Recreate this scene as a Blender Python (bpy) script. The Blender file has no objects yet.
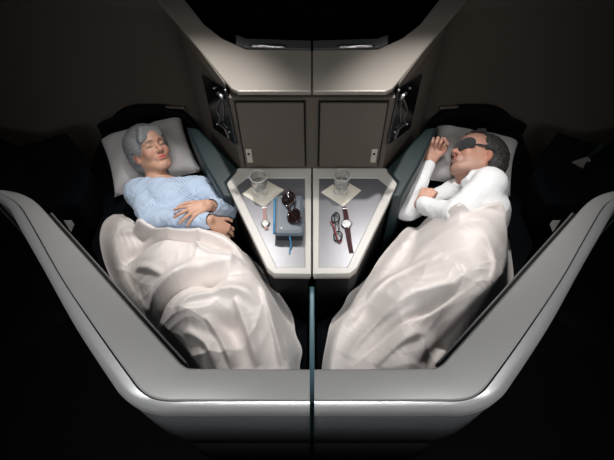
import bpy, bmesh, math, random
import numpy as np
from mathutils import Vector, Matrix

# ------------------------------------------------------------------ camera, world, light, exposure
SC = bpy.context.scene
COL = SC.collection
CAMZ = 2.32
PITCH = math.radians(55)
F = 466.0
cam_d = bpy.data.cameras.new('camera')
cam_d.sensor_width = 36.0
cam_d.lens = F / 614 * 36.0
cam_d.shift_x = -5.0 / 614
cam_d.clip_start = 0.05
cam = bpy.data.objects.new('camera', cam_d)
COL.objects.link(cam)
cam.location = (0, 0, CAMZ)
cam.rotation_euler = (math.pi / 2 - PITCH, 0, 0)
SC.camera = cam

w = bpy.data.worlds.new('cabin_night')
SC.world = w
w.use_nodes = True
w.node_tree.nodes['Background'].inputs[0].default_value = (0.75, 0.85, 1, 1)
w.node_tree.nodes['Background'].inputs[1].default_value = 0.0035

def spot(name, loc, target, power, angle, blend, size, color=(1, 1, 1)):
    l = bpy.data.lights.new(name, 'SPOT')
    l.energy = power
    l.spot_size = math.radians(angle)
    l.spot_blend = blend
    l.shadow_soft_size = size
    l.color = color
    o = bpy.data.objects.new(name, l)
    COL.objects.link(o)
    o.location = loc
    o.rotation_euler = (Vector(target) - Vector(loc)).to_track_quat('-Z', 'Y').to_euler()
    return o

for s in (-1, 1):
    spot('reading_lamp', (s * .42, 2.05, 2.50), (s * .56, 1.08, .5), 135, 40, 1.0, .03, (1, .97, .94))
    spot('head_lamp', (s * .50, .95, 2.70), (s * .80, 1.72, .5), 14, 28, 1.0, .05, (1, .97, .94))
    spot('table_lamp', (s * .14, 1.9, 2.8), (s * .16, 1.04, .68), 18, 28, .8, .08, (1, .98, .96))
    spot('shell_lamp', (s * .75, .25, 2.7), (s * .60, .50, 1.0), 24, 62, 1.0, .12, (.97, .98, 1))
    spot('wall_wash', (s * .55, .9, 2.7), (s * .95, 1.85, .55), 7, 46, 1.0, .2, (1, .93, .85))
    spot('ledge_lamp', (s * .25, 1.35, 2.6), (s * .3, 1.62, 1.13), 5, 44, 1.0, .1, (1, .96, .9))

spot('front_wall_fill', (0, -.9, 2.4), (0, .35, .75), 16, 60, 1.0, .2, (.95, .98, 1))  # added fill light that lifts the dark front face of the suite wall
def area(name, loc, target, power, sx, sy, color=(1, 1, 1)):
    l = bpy.data.lights.new(name, 'AREA'); l.shape = 'RECTANGLE'; l.size = sx; l.size_y = sy
    l.energy = power; l.color = color
    o = bpy.data.objects.new(name, l); COL.objects.link(o); o.location = loc
    o.rotation_euler = (Vector(target) - Vector(loc)).to_track_quat('-Z', 'Y').to_euler()
    l.spread = math.radians(60)
area('front_edge_fill', (0, -1.5, 2.9), (0, .4, 1), 3.6, 1.5, .25)  # added area light, gives the front silver edge something bright to reflect
for s in (-1, 1):
    area('side_edge_fill', (s * 1.9, -.2, 2.9), (s * .88, .6, 1), 2.3, .3, 1.3)  # added fill on each side for sheen along the shell edges
SC.view_settings.view_transform = 'Standard'
SC.view_settings.look = 'None'
SC.view_settings.gamma = 1
SC.view_settings.exposure = 0.0
SC.view_settings.use_curve_mapping = False

# ------------------------------------------------------------------ geometry of the photograph
cP, sP = math.cos(PITCH), math.sin(PITCH)
def ray(x, y):
    u, v = (x - 312.0) / F, (230.0 - y) / F
    return Vector((u, cP + sP * v, -sP + cP * v))
def P(x, y, z):
    d = ray(x, y)
    t = (z - CAMZ) / d.z
    return Vector((d.x * t, d.y * t, z))
def PY(x, y, Y):
    d = ray(x, y); t = Y / d.y
    return Vector((d.x * t, Y, CAMZ + d.z * t))
def PP(x, y, p0, n):
    d = ray(x, y); o = Vector((0, 0, CAMZ))
    t = (p0 - o).dot(n) / d.dot(n)
    return o + d * t

# ------------------------------------------------------------------ materials
def mat(name, color, rough=.5, metal=0.0, bump=0.0, bscale=50, var=0.0, coat=0.0, sheen=0.0, spec=.5, vary_scale=8, stretch=None, attr=None):
    m = bpy.data.materials.new(name)
    m.use_nodes = True
    nt = m.node_tree
    b = nt.nodes['Principled BSDF']
    b.inputs['Base Color'].default_value = (*color, 1)
    b.inputs['Roughness'].default_value = rough
    b.inputs['Metallic'].default_value = metal
    b.inputs['Coat Weight'].default_value = coat
    b.inputs['Sheen Weight'].default_value = sheen
    b.inputs['Specular IOR Level'].default_value = spec
    tc = nt.nodes.new('ShaderNodeTexCoord')
    mp = nt.nodes.new('ShaderNodeMapping')
    nt.links.new(tc.outputs['Object'], mp.inputs[0])
    if stretch: mp.inputs['Scale'].default_value = stretch
    base = None
    if attr:
        a = nt.nodes.new('ShaderNodeVertexColor'); a.layer_name = attr
        base = a.outputs[0]
        nt.links.new(base, b.inputs['Base Color'])
    if var > 0:
        n = nt.nodes.new('ShaderNodeTexNoise')
        n.inputs['Scale'].default_value = vary_scale
        n.inputs['Detail'].default_value = 4
        nt.links.new(mp.outputs[0], n.inputs['Vector'])
        mx = nt.nodes.new('ShaderNodeMix'); mx.data_type = 'RGBA'; mx.blend_type = 'MULTIPLY'
        mx.inputs[0].default_value = 1.0
        r = nt.nodes.new('ShaderNodeMapRange')
        r.inputs[3].default_value = 1 - var; r.inputs[4].default_value = 1 + var
        nt.links.new(n.outputs[0], r.inputs[0])
        if base: nt.links.new(base, mx.inputs[6])
        else: mx.inputs[6].default_value = (*color, 1)
        nt.links.new(r.outputs[0], mx.inputs[7])
        nt.links.new(mx.outputs[2], b.inputs['Base Color'])
    if bump > 0:
        n = nt.nodes.new('ShaderNodeTexNoise')
        n.inputs['Scale'].default_value = bscale
        n.inputs['Detail'].default_value = 6
        nt.links.new(mp.outputs[0], n.inputs['Vector'])
        bp = nt.nodes.new('ShaderNodeBump')
        bp.inputs['Strength'].default_value = bump
        bp.inputs['Distance'].default_value = .004
        nt.links.new(n.outputs[0], bp.inputs['Height'])
        nt.links.new(bp.outputs[0], b.inputs['Normal'])
    return m

M = {}
M['shell'] = mat('satin_grey_paint', (.54, .53, .515), .34, .45, .05, 220, .03)
M['bevel'] = mat('silver_edge_paint', (.66, .66, .66), .32, .6, .03, 200)
M['shell_wall'] = mat('dark_grey_panel', (.085, .088, .092), .4, .2, .04, 200)
M['black'] = mat('black_plastic', (.008, .008, .009), .5, spec=.2)
M['rail'] = mat('dark_rail_metal', (.15, .145, .14), .35, .2)
M['wall'] = mat('taupe_cabin_panel', (.115, .098, .081), .6, 0, .04, 300, 0)
M['ledge'] = mat('warm_grey_ledge', (.34, .31, .275), .42, .2, .04, 250, .03)
M['chrome'] = mat('chrome', (.75, .75, .75), .28, 1)
M['door'] = mat('taupe_door', (.115, .098, .080), .5, 0, .04, 300, .03)
M['latch'] = mat('cream_latch', (.55, .50, .43), .35)
M['rim'] = mat('cream_table_rim', (.50, .48, .445), .38, 0, .02, 200, .02)
M['top'] = mat('grey_table_inlay', (.15, .15, .163), .33, .25, .04, 400, .04)
M['teal'] = mat('dark_teal_leather', (.013, .026, .031), .45, 0, .25, 260, .1)
M['navy'] = mat('black_navy_fabric', (.0035, .0045, .006), .95, 0, .3, 500, .1, spec=.06)
M['tealtrim'] = mat('teal_trim', (.04, .12, .15), .35)
M['carpet'] = mat('black_carpet', (.004, .004, .005), 1, 0, .5, 600, .1, spec=.05)
M['pillow'] = mat('pillow_cotton', (.52, .50, .50), .85, 0, .25, 35, .03, sheen=.2)
M['blanket'] = mat('cream_duvet_satin', (.80, .735, .70), .5, 0, .35, 26, .03, sheen=.3)
M['shirt_man'] = mat('white_cotton', (.86, .87, .88), .8, 0, .35, 30, .02, sheen=.2)
M['skin'] = mat('skin', (1, 1, 1), .48, 0, .15, 180, .05, attr='Col')
M['skin'].node_tree.nodes['Principled BSDF'].inputs['Subsurface Weight'].default_value = .08
M['skin'].node_tree.nodes['Principled BSDF'].inputs['Subsurface Radius'].default_value = (.01, .004, .002)
M['hair_w'] = mat('silver_hair', (.23, .235, .24), .42, 0, .9, 60, .35, vary_scale=40, stretch=(1, 3, 1))
M['hair_m'] = mat('dark_grey_hair', (.055, .053, .05), .5, 0, 1, 90, .8, vary_scale=60)
M['napkin'] = mat('paper_napkin', (.72, .67, .58), .9, 0, .1, 300)
M['mask'] = mat('charcoal_mask_fabric', (.028, .029, .033), .85, 0, .3, 300, sheen=.3)
M['white'] = mat('white_enamel', (.9, .9, .88), .35)
M['steel'] = mat('polished_steel', (.7, .68, .66), .2, 1)
M['ink'] = mat('black_ink', (.01, .01, .01), .4)
M['pinkstrap'] = mat('blush_leather', (.36, .21, .19), .6, 0, .2, 300, .1)
M['maroon'] = mat('maroon_leather', (.04, .006, .008), .6, 0, .2, 300, .15, spec=.25)
M['pouch'] = mat('blue_grey_pouch', (.095, .12, .15), .4, 0, .1, 300, .05)
M['pouch_dark'] = mat('dark_pouch_side', (.02, .025, .032), .5, 0, .2, 300)
M['blue'] = mat('blue_piping', (.05, .26, .50), .4)
M['tortoise'] = mat('tortoiseshell', (.018, .007, .005), .15, 0, 0, 1, .9, coat=.6, vary_scale=90)
M['darklens'] = mat('dark_lens', (.012, .008, .008), .06, coat=1)
M['redarm'] = mat('red_acetate', (.30, .02, .03), .25)
M['belt'] = mat('pale_strap', (.22, .20, .19), .6)
M['gold'] = mat('gold', (.7, .45, .2), .25, 1)

def glass(name, color, ior=1.45, gloss=1.0):
    """thin clear material: light passes straight through, edges reflect by fresnel"""
    m = bpy.data.materials.new(name); m.use_nodes = True
    nt = m.node_tree; nt.nodes.clear()
    out = nt.nodes.new('ShaderNodeOutputMaterial'); mx = nt.nodes.new('ShaderNodeMixShader')
    tr = nt.nodes.new('ShaderNodeBsdfTransparent'); tr.inputs[0].default_value = (*color, 1)
    gl = nt.nodes.new('ShaderNodeBsdfGlossy'); gl.inputs['Roughness'].default_value = .18
    gl.inputs[0].default_value = (gloss, gloss, gloss, 1)
    lw = nt.nodes.new('ShaderNodeLayerWeight'); lw.inputs[0].default_value = .45
    fr = nt.nodes.new('ShaderNodeMath'); fr.operation = 'MULTIPLY'; fr.inputs[1].default_value = min((ior - 1) * 1.9, .95)
    nt.links.new(lw.outputs['Facing'], fr.inputs[0])
    nt.links.new(fr.outputs[0], mx.inputs[0]); nt.links.new(tr.outputs[0], mx.inputs[1]); nt.links.new(gl.outputs[0], mx.inputs[2])
    nt.links.new(mx.outputs[0], out.inputs[0])
    return m
M['glass'] = glass('clear_glass', (.995, 1, .997), 1.5)
M['water'] = glass('water', (.99, .995, .99), 1.2)
M['lens'] = glass('clear_lens', (.97, .98, .98), 1.12)

M['glass_edge_glint'] = mat('glass_edge_glint', (.85, .87, .86), .08, spec=.8)  # pale half-clear colour, paints the highlight rings of the tumblers
M['glass_edge_glint'].node_tree.nodes['Principled BSDF'].inputs['Alpha'].default_value = .55

# striped shirt
def striped():
    m = mat('blue_striped_cotton', (.42, .55, .74), .8, 0, .3, 30, 0, sheen=.2)
    nt = m.node_tree; b = nt.nodes['Principled BSDF']
    tc = nt.nodes.new('ShaderNodeTexCoord')
    wv = nt.nodes.new('ShaderNodeTexWave'); wv.inputs['Scale'].default_value = 46
    wv.inputs['Distortion'].default_value = 1.5
    wv.inputs['Detail'].default_value = 1
    wv.bands_direction = 'DIAGONAL'
    nt.links.new(tc.outputs['Object'], wv.inputs[0])
    mx = nt.nodes.new('ShaderNodeMix'); mx.data_type = 'RGBA'
    mx.inputs[6].default_value = (.34, .46, .63, 1); mx.inputs[7].default_value = (.55, .64, .77, 1)
    nt.links.new(wv.outputs[1], mx.inputs[0]); nt.links.new(mx.outputs[2], b.inputs['Base Color'])
    return m
M['shirt_w'] = striped()

# ------------------------------------------------------------------ object helpers
def link(name, me, m=None, parent=None, smooth=False):
    o = bpy.data.objects.new(name, me)
    COL.objects.link(o)
    if m: me.materials.append(m)
    if smooth:
        me.polygons.foreach_set('use_smooth', [True] * len(me.polygons))
    if parent: o.parent = parent; o.matrix_parent_inverse = Matrix.Translation(parent.location).inverted() @ Matrix.Identity(4) if False else Matrix.Identity(4)
    return o
def pyd(name, vs, fs, m, parent=None, smooth=False, recalc=True):
    me = bpy.data.meshes.new(name)
    off = Vector(parent['_o']) if parent is not None and '_o' in parent else Vector((0, 0, 0))
    me.from_pydata([tuple(Vector(v) - off) for v in vs], [], fs)
    if recalc:
        bm = bmesh.new(); bm.from_mesh(me)
        bmesh.ops.recalc_face_normals(bm, faces=bm.faces); bm.to_mesh(me); bm.free()
    me.update()
    return link(name, me, m, parent, smooth)
def thing(name, loc, label, cat, group=None):
    o = bpy.data.objects.new(name, None); COL.objects.link(o)
    o.empty_display_size = .05
    o.location = loc; o['label'] = label; o['category'] = cat; o['_o'] = tuple(loc)
    if group: o['group'] = group
    return o
def bevel(o, wd=.004, seg=2, ang=35):
    b = o.modifiers.new('bevel', 'BEVEL'); b.width = wd; b.segments = seg
    b.limit_method = 'ANGLE'; b.angle_limit = math.radians(ang); b.harden_normals = False
    return o
def prism(name, pts, z0, z1, m, parent=None, bev=0, seg=2, inset_bottom=0):
    """vertical prism from an outline; pts are (x,y[,z]) world"""
    n = len(pts)
    vs = [(p[0], p[1], z0) for p in pts] + [(p[0], p[1], z1) for p in pts]
    fs = [tuple(range(n))[::-1], tuple(range(n, 2 * n))] + [(i, (i + 1) % n, n + (i + 1) % n, n + i) for i in range(n)]
    o = pyd(name, vs, fs, m, parent)
    if bev: bevel(o, bev, seg)
    return o
def box_on(name, o0, ax, ay, az, m, parent=None, bev=0, seg=2):
    """box from a corner with three edge vectors"""
    vs = []
    for k in (0, 1):
        for j in (0, 1):
            for i in (0, 1):
                vs.append(Vector(o0) + Vector(ax) * i + Vector(ay) * j + Vector(az) * k)
    fs = [(0, 2, 3, 1), (4, 5, 7, 6), (0, 1, 5, 4), (2, 6, 7, 3), (0, 4, 6, 2), (1, 3, 7, 5)]
    o = pyd(name, vs, fs, m, parent)
    if bev: bevel(o, bev, seg)
    return o
def catmull(pts, sub):
    out = []
    n = len(pts)
    for i in range(n - 1):
        p0, p1, p2, p3 = pts[max(i - 1, 0)], pts[i], pts[i + 1], pts[min(i + 2, n - 1)]
        for k in range(sub):
            t = k / sub
            out.append(.5 * ((2 * p1) + (p2 - p0) * t + (2 * p0 - 5 * p1 + 4 * p2 - p3) * t * t + (3 * p1 - p0 - 3 * p2 + p3) * t ** 3))
    out.append(pts[-1].copy())
    return out
def tube_mesh(name, pts, r, m, parent=None, closed=False, seg=8, squash=None):
    vs, fs = [], []
    n = len(pts)
    rs = r if isinstance(r, (list, tuple)) else [r] * n
    up = Vector((0, 0, 1))
    for i, p in enumerate(pts):
        a = pts[(i - 1) % n] if (closed or i > 0) else pts[i]
        b = pts[(i + 1) % n] if (closed or i < n - 1) else pts[i]
        t = (b - a).normalized()
        u = t.cross(up)
        if u.length < 1e-3: u = t.cross(Vector((0, 1, 0)))
        u.normalize(); v = u.cross(t)
        for k in range(seg):
            an = 2 * math.pi * k / seg
            vs.append(p + (u * math.cos(an) + v * math.sin(an) * (squash or 1)) * rs[i])
    m_ = n if closed else n - 1
    for i in range(m_):
        for k in range(seg):
            a = i * seg + k; b = i * seg + (k + 1) % seg
            c = ((i + 1) % n) * seg + (k + 1) % seg; d = ((i + 1) % n) * seg + k
            fs.append((a, b, c, d))
    if not closed:
        fs.append(tuple(range(seg))[::-1]); fs.append(tuple(range((n - 1) * seg, n * seg)))
    return pyd(name, vs, fs, m, parent, True)
def lathe(name, prof, c, m, parent=None, seg=40):
    vs, fs = [], []
    for (r, z) in prof:
        for k in range(seg):
            a = 2 * math.pi * k / seg
            vs.append((c[0] + r * math.cos(a), c[1] + r * math.sin(a), c[2] + z))
    n = len(prof)
    for i in range(n - 1):
        for k in range(seg):
            fs.append((i * seg + k, i * seg + (k + 1) % seg, (i + 1) * seg + (k + 1) % seg, (i + 1) * seg + k))
    if name not in ('lip', 'foot_ring'):
        fs.append(tuple(range(seg))[::-1]); fs.append(tuple(range((n - 1) * seg, n * seg)))
    else:
        for k in range(seg): fs.append(((n - 1) * seg + k, (n - 1) * seg + (k + 1) % seg, (k + 1) % seg, k))
    return pyd(name, vs, fs, m, parent, True)
def mir(v, s):   # s=-1 keeps the left side, s=+1 mirrors it to the right
    return Vector((-v[0], v[1], v[2])) if s > 0 else Vector(v)

def side(s): return 'left' if s < 0 else 'right'

# ------------------------------------------------------------------ setting
fl = prism('floor', [(-4, -1.5), (4, -1.5), (4, 4), (-4, 4)], -.05, 0, M['carpet']); fl['kind'] = 'structure'

ZC = 1.0
TZ = .68
BZ = .45
LZ = 1.13

# head-end cabin walls, one each side, and the door wall in the middle
for s in (-1, 1):
    path = [(-.335, 1.51), (-.42, 1.655), (-.52, 1.825), (-.60, 1.965), (-.66, 2.08), (-.75, 2.15), (-.9, 2.19), (-1.15, 2.20), (-1.45, 2.15), (-1.75, 2.05), (-2.1, 1.88)]
    path = path[:3] + [(p.x, p.y) for p in catmull([Vector((a, b, 0)) for a, b in path[3:]], 6)]
    vs, fs = [], []
    n = len(path)
    for (x, y) in path:
        for (dy, z) in ((0, .0), (0, 1.09), (.03, 1.125), (.12, 1.125), (.12, 0)):
            q = mir((x - (.3 * dy if x > -.6 else 0), y + dy, z), s); vs.append(q)
    for i in range(n - 1):
        for k in range(5):
            fs.append((i * 5 + k, i * 5 + (k + 1) % 5, (i + 1) * 5 + (k + 1) % 5, (i + 1) * 5 + k))
    fs.append(tuple(range(5))); fs.append(tuple(range((n - 1) * 5, n * 5)))
    o = pyd('wall_' + side(s), vs, fs, M['wall']); o['kind'] = 'structure'; bevel(o, .004)
o = box_on('wall_back', (-.335, 1.51, 0), (.67, 0, 0), (0, .06, 0), (0, 0, 1.09), M['wall']); o['kind'] = 'structure'

# black partition behind everything
o = box_on('wall_rear', (-3.2, 2.9, 0), (6.4, 0, 0), (0, .05, 0), (0, 0, 1.0), M['carpet']); o['kind'] = 'structure'

# teal divider between the two beds
o = box_on('divider_panel', (-.010, .45, 0), (.020, 0, 0), (0, .47, 0), (0, 0, .60), M['tealtrim'], bev=.004)
o['label'] = 'thin dark teal divider standing between the two beds below the table front'; o['category'] = 'divider'

# ------------------------------------------------------------------ per-side furniture
for s in (-1, 1):
    sd = side(s)
    who = 'woman' if s < 0 else 'man'
    # ---- privacy shell
    inner = [(309.7, 369), (250, 369), (207, 368.7), (190, 368), (183, 365), (174, 356), (130, 307), (90, 262), (56, 224), (38, 204), (24, 195), (6, 190.5), (-14, 189.2)]
    seam = [(309.7, 400), (250, 400), (195, 400), (163, 399.5), (145, 393), (130, 376), (95, 327), (62, 278), (36, 232), (20, 206), (6, 196), (-5, 191.5), (-16, 189.3)]
    outer = [(309.7, 413), (250, 413), (190, 413), (152, 412), (126, 400), (108, 377), (75, 326), (45, 272), (20, 228), (8, 207), (-3, 198), (-11, 193), (-18, 189.5)]
    T = thing('privacy_shell', mir(P(200, 390, 0), s), 'grey angled suite wall with silver edge around the ' + who + "'s bed, " + sd + ' side', 'suite wall', 'grey suite walls around the beds')
    ci = catmull([P(a, b, ZC) for a, b in inner], 6)
    cs = catmull([P(a, b, ZC) for a, b in seam], 6)
    co = catmull([P(a, b, ZC - .035) for a, b in outer], 6)
    n = len(ci)
    def loft(name, rails, m, closed=True, smooth=True):
        k = len(rails); vs = []; fs = []
        for i in range(n):
            for r in rails: vs.append(mir(r[i], s))
        for i in range(n - 1):
            for j in range(k if closed else k - 1):
                fs.append((i * k + j, i * k + (j + 1) % k, (i + 1) * k + (j + 1) % k, (i + 1) * k + j))
        fs.append(tuple(range(k))); fs.append(tuple(range((n - 1) * k, n * k)))
        o = pyd(name, vs, fs, m, T, smooth)
        return o
    def lift(r, dz): return [p + Vector((0, 0, dz)) for p in r]
    def mixr(a, b, t): return [p.lerp(q, t) for p, q in zip(a, b)]
    def setz(r, z): return [Vector((p.x, p.y, z)) for p in r]
    # cap slab with softly rounded edges
    cap_rails = [setz(ci, ZC - .05), setz(ci, ZC - .004), setz(mixr(ci, cs, .04), ZC), setz(mixr(ci, cs, .5), ZC + .002), setz(mixr(ci, cs, .96), ZC), setz(cs, ZC - .004), setz(cs, ZC - .05)]
    o = loft('top_cap', cap_rails, M['shell'])
    mm = o.modifiers.new('es', 'EDGE_SPLIT'); mm.split_angle = math.radians(16)
    # silver bevel
    b_in = setz(mixr(cs, co, .10), ZC - .006)
    o = loft('silver_edge', [setz(b_in, ZC - .06), b_in, setz(mixr(cs, co, .5), ZC - .012), setz(mixr(cs, co, .85), ZC - .024), co, setz(co, ZC - .07)], M['bevel'])
    mm = o.modifiers.new('es', 'EDGE_SPLIT'); mm.split_angle = math.radians(35)
    # seam gap
    loft('seam', [setz(mixr(ci, cs, .97), ZC - .03), setz(mixr(ci, cs, .97), ZC - .012), setz(mixr(cs, co, .15), ZC - .012), setz(mixr(cs, co, .15), ZC - .03)], M['black'])
    # wall body
    in2 = setz(mixr(ci, cs, .12), ZC - .05); in0 = setz(mixr(ci, cs, .12), .50)
    ou2 = setz(mixr(cs, co, .94), ZC - .068); ou0 = setz(mixr(cs, co, .92), .53)
    loft('outer_panel', [setz(mixr(ci, co, .55), ZC - .055), ou2, ou0, setz(mixr(ci, co, .55), .53)], M['shell_wall'])
    loft('inner_lining', [setz(mixr(ci, co, .54), ZC - .055), in2, setz(in2, .02), setz(mixr(ci, co, .54), .02)], M['navy'])
    loft('base', [setz(mixr(ci, co, .541), .525), setz(mixr(ci, co, .8), .525), setz(mixr(ci, co, .8), 0), setz(mixr(ci, co, .541), 0)], M['black'])
    # inner rail: a dark slim sill just inside the cap
    off = [Vector((0, 0, 0))] * n
    rl = []
    for i in range(n):
        a = ci[max(i - 1, 0)]; b = ci[min(i + 1, n - 1)]
        t = (b - a).normalized(); nn = Vector((t.y, -t.x, 0))   # towards the bed
        if nn.dot(Vector((.45, .9, 0))) < 0: nn = -nn
        rl.append(nn)
    i0, i1 = 25, 52
    if s < 0:
        SH = sorted([(p.y, -p.x) for p in ci[14:]]); SHY = [a for a, b in SH]; SHX = [b for a, b in SH]
        SHY.append(SHY[-1] + .01); SHX.append(3.0)
    def seg_loft(name, offs, m):
        k = len(offs); vs = []; fs = []
        for i in range(i0, i1):
            for (d, z) in offs: vs.append(mir(ci[i] + rl[i] * d + Vector((0, 0, z)), s))
        for i in range(i1 - i0 - 1):
            for j in range(k): fs.append((i * k + j, i * k + (j + 1) % k, (i + 1) * k + (j + 1) % k, (i + 1) * k + j))
        fs.append(tuple(range(k))); fs.append(tuple(range((i1 - i0 - 1) * k, (i1 - i0) * k)))
        return pyd(name, vs, fs, m, T)
    seg_loft('inner_rail', [(.000, -.045), (.0, -.012), (.011, -.016), (.011, -.045)], M['black'])
    seg_loft('rail_strip', [(.0105, -.05), (.0105, -.014), (.0155, -.016), (.0155, -.05)], M['rail'])
    a, b, c = P(64, 221, .95), P(72, 221, .95), P(69, 229, .95)
    tri = [mir(q, s) for q in (a, b, c)]
    o = prism('corner_plate', tri, .93, .955, M['rail'], T)

    # ---- mattress
    out = [Vector((-.020, .82, 0)), Vector((-.020, .50, 0))] + [ci[i] + rl[i] * .03 for i in (20, 24, 27, 30, 36, 42, 48, 51)]
    out[2].y = max(out[2].y, .50)
    out += [Vector(q) for q in ((-1.06, 1.22, 0), (-1.05, 1.42, 0), (-1.13, 1.60, 0), (-1.2, 1.76, 0), (-1.2, 2.00, 0), (-.70, 2.00, 0), (-.66, 1.80, 0), (-.535, 1.48, 0), (-.43, 1.27, 0), (-.275, 1.03, 0), (-.16, .90, 0))]
    o = prism('bed', [mir((p[0], p[1], 0), s) for p in out], .24, BZ, M['navy'], bev=.02, seg=3)
    o['label'] = 'dark flat bed surface under the ' + ('woman in blue shirt' if s < 0 else 'man in white shirt'); o['category'] = 'bed'; o['group'] = 'flat beds'
    pb = prism('bed_base', [mir((p[0] * .96 - .015, p[1] * .96 + .04, 0), s) for p in out], 0, .24, M['black'], None)
    pb.parent = o

    # ---- headrest pad behind the pillow
    N = 15; vs = []; fs = []
    rows = [(-.01, .0), (-.02, .46), (-.02, .50), (.0, .525), (.035, .52), (.035, .0)]
    for i in range(N):
        t = i / (N - 1)
        x = -1.22 + t * .56
        y = 2.12 - .10 * (2 * t - 1) ** 4
        dz = -.10 * abs(2 * t - 1) ** 3
        for (dy, z) in rows: vs.append(mir((x, y + dy, z + (dz if z > .5 else 0)), s))
    k = len(rows)
    for i in range(N - 1):
        for j in range(k): fs.append((i * k + j, i * k + (j + 1) % k, (i + 1) * k + (j + 1) % k, (i + 1) * k + j))
    fs.append(tuple(range(k))); fs.append(tuple(range((N - 1) * k, N * k)))
    o = pyd('headrest', vs, fs, M['navy'], None, True)
    o['label'] = 'black padded headrest curving behind the ' + ("silver haired woman's" if s < 0 else "masked man's") + ' pillow'; o['category'] = 'headrest'; o['group'] = 'black headrests'
    # arched trim over the headrest on the wall
    pts = catmull([mir(q, s) for q in (PP(103, 120, Vector((0, 2.165, 0)), Vector((0, 1, 0))), PP(125, 112, Vector((0, 2.165, 0)), Vector((0, 1, 0))), PP(152, 107, Vector((0, 2.165, 0)), Vector((0, 1, 0))), PP(184, 108, Vector((0, 2.09, 0)), Vector((0, 1, 0))))], 6)
    o = tube_mesh('trim_%d' % (1 if s < 0 else 2), pts, .010, M['wall'], None, seg=10, squash=.6); o['kind'] = 'structure'

    # ---- teal side bolster next to the table
    top = [P(186, 126, .70), P(198, 128, .70), P(237, 168, .70), P(226, 181, .70), P(232, 196, .70), P(222, 196, .70), P(204, 164, .70)]
    o = prism('side_bolster', [mir(p, s) for p in top], 0, .70, M['teal'], bev=.012, seg=3)
    o['label'] = 'dark teal padded bolster between the ' + ("woman's" if s < 0 else "man's") + ' pillow and the table'; o['category'] = 'bolster'; o['group'] = 'teal bolsters'
    # ---- dark armrest on the aisle side
    top = [P(-60, 122, .62), P(0, 137, .62), P(20, 145, .62), P(45, 138, .62), P(65, 131, .62), P(78, 148, .62), P(92, 172, .62), P(86, 188, .62), P(76, 205, .62), P(30, 205, .62), P(-10, 195, .62), P(-60, 180, .62)]
    A = prism('aisle_armrest', [mir(p, s) for p in top], 0, .62, M['navy'], bev=.015, seg=3)
    A['label'] = 'black padded armrest block at the aisle end of the ' + ('left suite' if s < 0 else 'right suite, under the pale strap'); A['category'] = 'armrest'; A['group'] = 'black aisle armrests'
    # ---- side table
    o0 = mir(P(270, 220, 0), s)
    T = thing('side_table', o0, 'pale rimmed grey console table with ' + ('blue pouch, sunglasses and small watch' if s < 0 else 'spectacles and maroon strapped watch'), 'table', 'console tables')
    rim = [P(311.2, 168, TZ), P(238, 168, TZ), P(225.5, 182, TZ), P(267, 268, TZ), P(274, 273.5, TZ), P(311.2, 274, TZ)]
    inl = [P(304.8, 178, TZ), P(246.5, 178, TZ), P(236.5, 186, TZ), P(277, 267, TZ), P(304.8, 267, TZ)]
    def ring(name, a, b, z0, z1, m, bev):
        bm = bmesh.new()
        va = [bm.verts.new((p.x, p.y, z1)) for p in a]; vb = [bm.verts.new((p.x, p.y, z1)) for p in b]
        es = [bm.edges.new((va[i], va[(i + 1) % len(va)])) for i in range(len(va))] + [bm.edges.new((vb[i], vb[(i + 1) % len(vb)])) for i in range(len(vb))]
        r = bmesh.ops.triangle_fill(bm, edges=es, use_beauty=True)
        fcs = [f for f in bm.faces]
        r = bmesh.ops.extrude_face_region(bm, geom=fcs)
        for v in r['geom']:
            if isinstance(v, bmesh.types.BMVert): v.co.z = z0
        bmesh.ops.recalc_face_normals(bm, faces=bm.faces)
        for v in bm.verts: v.co -= Vector(T['_o'])
        me = bpy.data.meshes.new(name); bm.to_mesh(me); bm.free()
        o = link(name, me, m, T); bevel(o, bev, 3, 50); return o
    ring('rim', [mir(p, s) for p in rim], [mir(p, s) for p in inl], TZ - .028, TZ, M['rim'], .004)
    c = sum(inl, Vector()) / len(inl)
    prism('tabletop', [mir(c + (p - c) * 1.03, s) for p in inl], TZ - .026, TZ - .004, M['top'], T)
    c = sum(rim, Vector()) / len(rim)
    prism('lower_edge', [mir(c + (p - c) * .985, s) for p in rim], TZ - .050, TZ - .030, M['ledge'], T, .003)
    ped = [mir(c + (p - c) * .93, s) for p in rim]
    prism('cabinet', ped, 0, TZ - .052, M['black'], T)

    # ---- stowed screen door
    T = thing('screen_cover', mir((-.17, 1.50, .7), s), 'closed taupe cabinet door above the ' + sd + ' table, latch at its outer edge', 'cabinet door', 'closed taupe doors')
    x0, x1 = -.308, -.034
    if s > 0: x0, x1 = .034, .305
    box_on('frame', (x0 - .008, 1.505, .694), (x1 - x0 + .016, 0, 0), (0, .006, 0), (0, 0, 1.077 - .694), M['black'], T)
    box_on('panel', (x0, 1.493, .702), (x1 - x0, 0, 0), (0, .014, 0), (0, 0, 1.072 - .702), M['door'], T, .004, 3)
    lx = -.298 if s < 0 else .268
    L = box_on('latch', (lx, 1.488, .735), (.026, 0, 0), (0, .006, 0), (0, 0, .085), M['latch'], T, .003)
    L['label'] = 'small cream latch plate'
    Lb = box_on('latch_slot', (lx + .007, 1.486, .787), (.011, 0, 0), (0, .003, 0), (0, 0, .013), M['ink'], T); Lb.parent = L
    Lb.location = (0, 0, 0)

    # ---- upper ledge
    T = thing('upper_ledge', mir((-.2, 1.62, 1.1), s), 'warm grey ledge with angled wing above the ' + sd + ' cabinet door', 'ledge', 'grey ledges above the doors')
    top = [P(311.4, 91.5, LZ), P(238, 91.5, LZ), P(231, 88, LZ), P(174, 19, LZ), P(150, -8, LZ), P(176, -12, LZ), P(204, 24, LZ), P(222, 38, LZ), P(246, 49, LZ), P(311.4, 50, LZ)]
    prism('top_board', [mir(p, s) for p in top], LZ - .020, LZ, M['ledge'], T, .006, 3)
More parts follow.
